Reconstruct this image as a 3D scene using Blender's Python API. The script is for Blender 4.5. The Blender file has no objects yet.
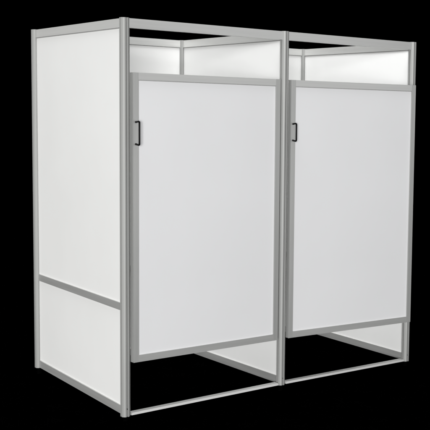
import bpy, bmesh, math
from mathutils import Vector, Matrix
S = bpy.context.scene
COL = S.collection

# ---------------------------------------------------------------- camera
HH = 2.10                       # height of the cubicle in metres
cam = bpy.data.cameras.new('camera')
cam.sensor_fit = 'HORIZONTAL'; cam.sensor_width = 36
cam.lens = 988.01 / 430 * 36
cam.shift_x = -158.81 / 430; cam.shift_y = -8.52 / 430
cam.clip_start = 0.05; cam.clip_end = 500
co = bpy.data.objects.new('camera', cam); COL.objects.link(co)
co.location = (-1.1129 * HH, -2.2793 * HH, 0.7734 * HH)
co.rotation_euler = (1.4788, -0.0205, -0.7002)
S.camera = co

# ---------------------------------------------------------------- world, lamps, exposure
w = bpy.data.worlds.new('World'); S.world = w; w.use_nodes = True
bg = w.node_tree.nodes['Background']
bg.inputs['Color'].default_value = (0, 0, 0, 1); bg.inputs['Strength'].default_value = 0
S.view_settings.view_transform = 'Standard'; S.view_settings.look = 'None'
S.view_settings.exposure = 0; S.view_settings.gamma = 1
S.cycles.max_bounces = 12; S.cycles.diffuse_bounces = 8

def softbox(name, loc, aim, sx, sy, watts, col=(1, 1, 1)):
    l = bpy.data.lights.new(name, 'AREA'); l.shape = 'RECTANGLE'
    l.size = sx; l.size_y = sy; l.energy = watts; l.color = col
    o = bpy.data.objects.new(name, l); COL.objects.link(o)
    o.location = loc
    o.rotation_euler = (Vector(aim) - Vector(loc)).to_track_quat('-Z', 'Y').to_euler()
    return o
softbox('key_softbox', (-8.0, -12.2, 1.95), (.2, .2, 1), 4.8, 3.8, 2060)
softbox('low_key_softbox', (-4.2, -6.4, .45), (.4, .4, .4), 3, .8, 75)
softbox('front_softbox', (5.8, -7.2, 2.9), (.8, 0, 1.4), 5, 2, 52, (1, .998, 1.005))
softbox('low_front_softbox', (3, -7.0, .45), (1.2, 0, .5), 5, .8, 38)
softbox('low_side_softbox', (-6, 1.0, .45), (0, .6, .4), 4, .8, 121, (1, 1, .98))
softbox('rear_side_softbox', (-3.4, 6.5, 2.7), (0, .8, 1.2), 3.4, 2.2, 26, (1, 1, .985))
softbox('overhead_softbox', (.55, .4, 4.8), (.9, .6, 1), 2.4, 1.4, 58)
softbox('overhead_left_softbox', (-.5, -.4, 6.2), (.6, .6, 1.4), 2.6, 2.6, 158, (.985, .995, 1))

# ---------------------------------------------------------------- materials
def new_mat(name):
    m = bpy.data.materials.new(name); m.use_nodes = True
    nt = m.node_tree; return m, nt, nt.nodes['Principled BSDF']
def noise(nt, scale, detail=4, stretch=(1, 1, 1)):
    tc = nt.nodes.new('ShaderNodeTexCoord'); mp = nt.nodes.new('ShaderNodeMapping')
    mp.inputs['Scale'].default_value = stretch
    n = nt.nodes.new('ShaderNodeTexNoise'); n.inputs['Scale'].default_value = scale; n.inputs['Detail'].default_value = detail
    nt.links.new(tc.outputs['Object'], mp.inputs['Vector']); nt.links.new(mp.outputs['Vector'], n.inputs['Vector'])
    return n
def ramp(nt, src, c0, c1, p0=.3, p1=.7):
    r = nt.nodes.new('ShaderNodeValToRGB')
    r.color_ramp.elements[0].color = (*c0, 1); r.color_ramp.elements[1].color = (*c1, 1)
    r.color_ramp.elements[0].position = p0; r.color_ramp.elements[1].position = p1
    nt.links.new(src, r.inputs['Fac']); return r
def bump(nt, src, bsdf, strength, dist=.001):
    b = nt.nodes.new('ShaderNodeBump'); b.inputs['Strength'].default_value = strength; b.inputs['Distance'].default_value = dist
    nt.links.new(src, b.inputs['Height']); nt.links.new(b.outputs['Normal'], bsdf.inputs['Normal'])

def laminate(name, a, b):
    m, nt, p = new_mat(name)
    n = noise(nt, 2.2, 3); r = ramp(nt, n.outputs['Fac'], a, b)
    nt.links.new(r.outputs['Color'], p.inputs['Base Color'])
    p.inputs['Roughness'].default_value = .48; p.inputs['Specular IOR Level'].default_value = .35
    n2 = noise(nt, 420, 2); bump(nt, n2.outputs['Fac'], p, .06, .0006)
    return m
M_WALL = laminate('white_wall_laminate', (.852, .852, .842), (.877, .877, .867))
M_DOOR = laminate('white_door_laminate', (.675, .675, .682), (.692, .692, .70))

def aluminium(name, stretch, base=(.56, .563, .552), metal=.62, r0=.34, r1=.46):
    m, nt, p = new_mat(name)
    n = noise(nt, 60, 5, stretch)
    r = ramp(nt, n.outputs['Fac'], tuple(c * .93 for c in base), tuple(c * 1.04 for c in base))
    nt.links.new(r.outputs['Color'], p.inputs['Base Color'])
    p.inputs['Metallic'].default_value = metal; p.inputs['Roughness'].default_value = .42
    rr = nt.nodes.new('ShaderNodeMapRange'); rr.inputs['To Min'].default_value = r0; rr.inputs['To Max'].default_value = r1
    nt.links.new(n.outputs['Fac'], rr.inputs['Value']); nt.links.new(rr.outputs['Result'], p.inputs['Roughness'])
    bump(nt, n.outputs['Fac'], p, .05, .0005)
    return m
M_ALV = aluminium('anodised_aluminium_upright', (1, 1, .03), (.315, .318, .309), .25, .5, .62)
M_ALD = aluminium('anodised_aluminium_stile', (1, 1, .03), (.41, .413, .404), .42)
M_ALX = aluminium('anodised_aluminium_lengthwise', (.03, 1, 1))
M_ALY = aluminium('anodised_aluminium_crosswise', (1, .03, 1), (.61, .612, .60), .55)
M_SILL = aluminium('bright_mill_aluminium', (.03, 1, 1), (.60, .60, .59), .15, .4, .5)

m, nt, p = new_mat('black_plastic'); M_BLACK = m
n = noise(nt, 300, 2); r = ramp(nt, n.outputs['Fac'], (.0015, .0015, .0017), (.003, .003, .003))
nt.links.new(r.outputs['Color'], p.inputs['Base Color']); p.inputs['Roughness'].default_value = .38; p.inputs['Specular IOR Level'].default_value = .08
m, nt, p = new_mat('grey_rail_shade'); M_SHADE = m  # grey that paints the shadow line below the top rails
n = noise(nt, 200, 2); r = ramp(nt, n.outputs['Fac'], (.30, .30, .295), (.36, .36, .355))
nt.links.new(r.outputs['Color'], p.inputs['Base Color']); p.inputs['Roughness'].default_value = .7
m, nt, p = new_mat('matt_black_rubber'); M_RUBBER = m
n = noise(nt, 200, 2); r = ramp(nt, n.outputs['Fac'], (.0005, .0005, .0005), (.001, .001, .001))
nt.links.new(r.outputs['Color'], p.inputs['Base Color']); p.inputs['Roughness'].default_value = 1; p.inputs['Specular IOR Level'].default_value = 0
m, nt, p = new_mat('matt_black_floor'); M_FLOOR = m
n = noise(nt, 8, 3); r = ramp(nt, n.outputs['Fac'], (0, 0, 0), (.0002, .0002, .0002))
nt.links.new(r.outputs['Color'], p.inputs['Base Color']); p.inputs['Roughness'].default_value = 1
p.inputs['Specular IOR Level'].default_value = 0

# ---------------------------------------------------------------- mesh helpers
def link(name, bm, mat, parent=None, bevel=0):
    if bevel:
        es = [e for e in bm.edges if len(e.link_faces) == 2 and e.calc_face_angle(0) > .5]
        bmesh.ops.bevel(bm, geom=es, offset=bevel, segments=2, profile=.6, affect='EDGES', clamp_overlap=True)
    bmesh.ops.recalc_face_normals(bm, faces=bm.faces)
    me = bpy.data.meshes.new(name); bm.to_mesh(me); bm.free()
    me.materials.append(mat)
    o = bpy.data.objects.new(name, me); COL.objects.link(o)
    if parent: o.parent = parent
    return o
def empty(name, parent=None, loc=(0, 0, 0), rz=0):
    o = bpy.data.objects.new(name, None); COL.objects.link(o)
    o.location = loc; o.rotation_euler = (0, 0, rz); o.parent = parent; o.empty_display_size = .1
    return o
def hexa(bm, c):
    v = [bm.verts.new(q) for q in c]
    for f in ((0, 3, 2, 1), (4, 5, 6, 7), (0, 1, 5, 4), (1, 2, 6, 5), (2, 3, 7, 6), (3, 0, 4, 7)):
        bm.faces.new([v[i] for i in f])
def box(bm, x0, x1, y0, y1, z0, z1):
    hexa(bm, [(x0, y0, z0), (x1, y0, z0), (x1, y1, z0), (x0, y1, z0), (x0, y0, z1), (x1, y0, z1), (x1, y1, z1), (x0, y1, z1)])
def bar(bm, A, B, half, za, zb):
    """straight bar from A to B (plan points), za/zb = (bottom, top) at each end"""
    A = Vector((*A, 0)); B = Vector((*B, 0)); d = (B - A).normalized(); n = Vector((-d.y, d.x, 0)) * half
    def q(P, s, z): v = P + n * s; return (v.x, v.y, z)
    hexa(bm, [q(A, -1, za[0]), q(B, -1, zb[0]), q(B, 1, zb[0]), q(A, 1, za[0]),
              q(A, -1, za[1]), q(B, -1, zb[1]), q(B, 1, zb[1]), q(A, 1, za[1])])
def extrude_outline(bm, pts, z0, z1):
    a = [bm.verts.new((x, y, z0)) for x, y in pts]; b = [bm.verts.new((x, y, z1)) for x, y in pts]
    n = len(pts)
    for i in range(n): bm.faces.new((a[i], a[(i + 1) % n], b[(i + 1) % n], b[i]))
    bm.faces.new(a[::-1]); bm.faces.new(b)

# ---------------------------------------------------------------- the floor
bm = bmesh.new(); bmesh.ops.create_circle(bm, cap_ends=True, segments=64, radius=60)
fl = link('floor', bm, M_FLOOR); fl.location = (0, 0, -.032); fl['kind'] = 'structure'

# ---------------------------------------------------------------- the cubicle
W = .479 * HH; D = .5687 * HH; H = HH
root = empty('changing_cubicle')
root['label'] = 'double white changing cubicle with aluminium posts, two white doors and open top'
root['category'] = 'changing cubicle'

PR = .024                                                   # octagonal system post, half across flats
def post_outline():
    c = PR * math.tan(math.pi / 8); s = .0026; dp = .008; e = .0012
    out = []
    for k in range(4):                                      # each main face carries a slot
        a = k * math.pi / 2; R = Matrix.Rotation(a, 2)
        for x, y in ((PR, -c), (PR, -s - e), (PR - e, -s), (PR - dp, -s), (PR - dp, s), (PR - e, s), (PR, s + e), (PR, c)):
            v = R @ Vector((x, y)); out.append((v.x, v.y))
        for g in (31, 38, 45, 52, 59):                      # rounded corner between two slotted faces
            q = PR * 1.045 if g == 45 else PR * (1.04 if g in (38, 52) else 1.045)
            v = R @ Vector((q * math.cos(math.radians(g)), q * math.sin(math.radians(g)))); out.append((v.x, v.y))
    return out
POST = {}                                                   # corner -> (x, y, z of its lower end)
POST['fl'] = (0, 0, -.006); POST['fm'] = (W, 0, .003); POST['fr'] = (2 * W, 0, .001)
POST['bl'] = (0, D, .009); POST['bm'] = (W, D, -.018); POST['br'] = (2 * W, D, -.006)
for x, y, z in POST.values():
    bm = bmesh.new(); extrude_outline(bm, post_outline(), z, H)
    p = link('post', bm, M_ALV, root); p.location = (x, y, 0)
    bm = bmesh.new(); bmesh.ops.create_cone(bm, cap_ends=True, segments=12, radius1=.0028, radius2=.0028, depth=.004, matrix=Matrix.Translation((.0, -PR + .0035, z + .042)) @ Matrix.Rotation(math.pi / 2, 4, 'X'))
    link('lock_screw', bm, M_BLACK, p)
    bm = bmesh.new()
    bmesh.ops.create_cone(bm, cap_ends=True, segments=24, radius1=.013, radius2=.013, depth=z + .0315, matrix=Matrix.Translation((0, 0, (z - .0325) / 2)))
    link('levelling_foot', bm, M_RUBBER, p)

RT = .010                                                   # half thickness of a wall rail
def wall(name, a, b, mat, mid=True):
    xa, ya, za = POST[a]; xb, yb, zb = POST[b]
    A = Vector((xa, ya)); B = Vector((xb, yb)); d = (B - A).normalized()
    A2 = A + d * (PR - .004); B2 = B - d * (PR - .004)       # the rail hooks lock into the posts
    t = empty(name, root)
    tr, br = .047, .044
    za += .006; zb += .006
    bm = bmesh.new(); bar(bm, A2, B2, RT, (H - .002 - tr, H - .002), (H - .002 - tr, H - .002)); link('top_rail', bm, mat, t, .0015)
    bm = bmesh.new(); bar(bm, A2, B2, RT, (za, za + br), (zb, zb + br)); link('bottom_rail', bm, mat, t, .0015)
    m0, m1 = .563, .603
    bm = bmesh.new(); bar(bm, A2, B2, RT, (m0, m1), (m0, m1)); link('middle_rail', bm, mat, t, .0015)
    A3 = A + d * (PR - .006); B3 = B - d * (PR - .006)
    bm = bmesh.new(); bar(bm, A3, B3, .002, (m1 - .006, H - tr + .004), (m1 - .006, H - tr + .004)); link('upper_panel', bm, M_WALL, t)
    bm = bmesh.new(); bar(bm, A3, B3, .002, (za + br - .006, m0 + .006), (zb + br - .006, m0 + .006)); link('lower_panel', bm, M_WALL, t)
    bm = bmesh.new(); zz = H - .002 - tr; bar(bm, A2, B2, .0055, (zz - .0045, zz - .0003), (zz - .0045, zz - .0003)); link('shade_strip', bm, M_SHADE, t)  # added grey strip, painted shadow of the top rail on the panel
    return t
wall('side_wall', 'fl', 'bl', M_ALY)
wall('partition_wall', 'fm', 'bm', M_ALY)
wall('side_wall', 'fr', 'br', M_ALY)
wall('back_wall', 'bl', 'bm', M_ALX)
wall('back_wall', 'bm', 'br', M_ALX)

for a, b in (('fl', 'fm'), ('fm', 'fr')):                   # header and threshold of each bay
    xa, ya, za = POST[a]; xb, yb, zb = POST[b]
    bm = bmesh.new(); box(bm, xa + PR - .004, xb - PR + .004, -.015, .015, H - .0505, H - .002)
    link('header_rail', bm, M_ALX, root, .0015)
    bm = bmesh.new(); z0a, z0b = za + .003, zb + .003
    x0, x1 = xa + PR + .003, xb - PR - .002
    hexa(bm, [(x0, -.019, z0a), (x1, -.019, z0b), (x1, .019, z0b), (x0, .019, z0a),
              (x0 + .004, -.017, z0a + .013), (x1 - .004, -.017, z0b + .013), (x1 - .004, .017, z0b + .013), (x0 + .004, .017, z0a + .013)])
    link('threshold_bar', bm, M_SILL, root, .001)

# ---------------------------------------------------------------- the doors
Z1 = .8666 * HH; Z2 = .1384 * HH
def door(L, R, thick, hz0, hz1, hout):
    L = Vector(L); R = Vector(R); wd = (R - L).length
    t = empty('door', root, (L.x, L.y, 0), math.atan2(R.y - L.y, R.x - L.x))
    st, rl = .031, .037
    for s in (0, 1):                                        # uprights: a channel with a groove along its outer edge
        y1 = thick; x0, x1 = (0, st) if s == 0 else (wd - st, wd)
        g = .010; o = x0 if s == 0 else x1; sg = 1 if s == 0 else -1
        pts = [(o, 0), (o, .0022), (o + sg * g, .0024), (o + sg * g, .0120), (o, .0122), (o, y1 - .012), (o + sg * g, y1 - .0118),
               (o + sg * g, y1), (o + sg * st, y1), (o + sg * st, 0)]
        bm = bmesh.new(); extrude_outline(bm, pts if s else pts[::-1], Z2, Z1); link('stile', bm, M_ALD, t, .0008)
    for z0, z1 in ((Z2, Z2 + rl), (Z1 - rl, Z1)):
        bm = bmesh.new(); box(bm, st + .0004, wd - st - .0004, .0004, thick - .001, z0, z1); link('rail', bm, M_ALX, t, .0008)
    bm = bmesh.new(); box(bm, st - .006, wd - st + .006, .008, .014, Z2 + rl - .006, Z1 - rl + .006); link('door_panel', bm, M_DOOR, t)
    bm = bmesh.new(); box(bm, st + .0004, wd - st - .0004, .003, .0078, Z1 - rl - .0042, Z1 - rl - .0003); link('shade_strip', bm, M_SHADE, t)  # added grey strip standing in for shade under the door's top rail
    # black pull handle: one bent bar standing on two feet
    hx, zc, hh = .0155, (hz0 + hz1) / 2, (hz1 - hz0) / 2
    bm = bmesh.new()
    path = [(-.0001, hh - .009, .0058), (-.012, hh - .0075, .0046), (-hout + .012, hh - .006, .0046), (-hout + .0055, hh - .008, .0048), (-hout + .004, hh - .014, .0046)]
    path += [(y, -z, r) for y, z, r in path[::-1]]
    rings = []
    for i, (y, z, r) in enumerate(path):                    # one round bar swept along the bent path
        p0 = path[max(i - 1, 0)]; p1 = path[min(i + 1, len(path) - 1)]
        tg = Vector((0, p1[0] - p0[0], p1[1] - p0[1])).normalized()
        if i in (0, len(path) - 1): tg = Vector((0, -1 if i == 0 else 1, 0))
        u = Vector((1, 0, 0)); v = tg.cross(u)
        rings.append([bm.verts.new(Vector((hx, y, zc + z)) + u * r * math.cos(k * math.pi / 8) + v * r * math.sin(k * math.pi / 8)) for k in range(16)])
    for q0, q1 in zip(rings, rings[1:]):
        for k in range(16): bm.faces.new((q0[k], q0[(k + 1) % 16], q1[(k + 1) % 16], q1[k]))
    bm.faces.new(rings[0][::-1]); bm.faces.new(rings[-1])
    for f in bm.faces: f.smooth = len(f.verts) == 4
    link('handle', bm, M_BLACK, t)
    return t
door((.0107 * HH, -.0242 * HH), (.4518 * HH, -.0226 * HH), .046, 1.440, 1.573, .044)
door((.4887 * HH, -.0211 * HH), (.9275 * HH, -.0533 * HH), .042, 1.459, 1.573, .042)
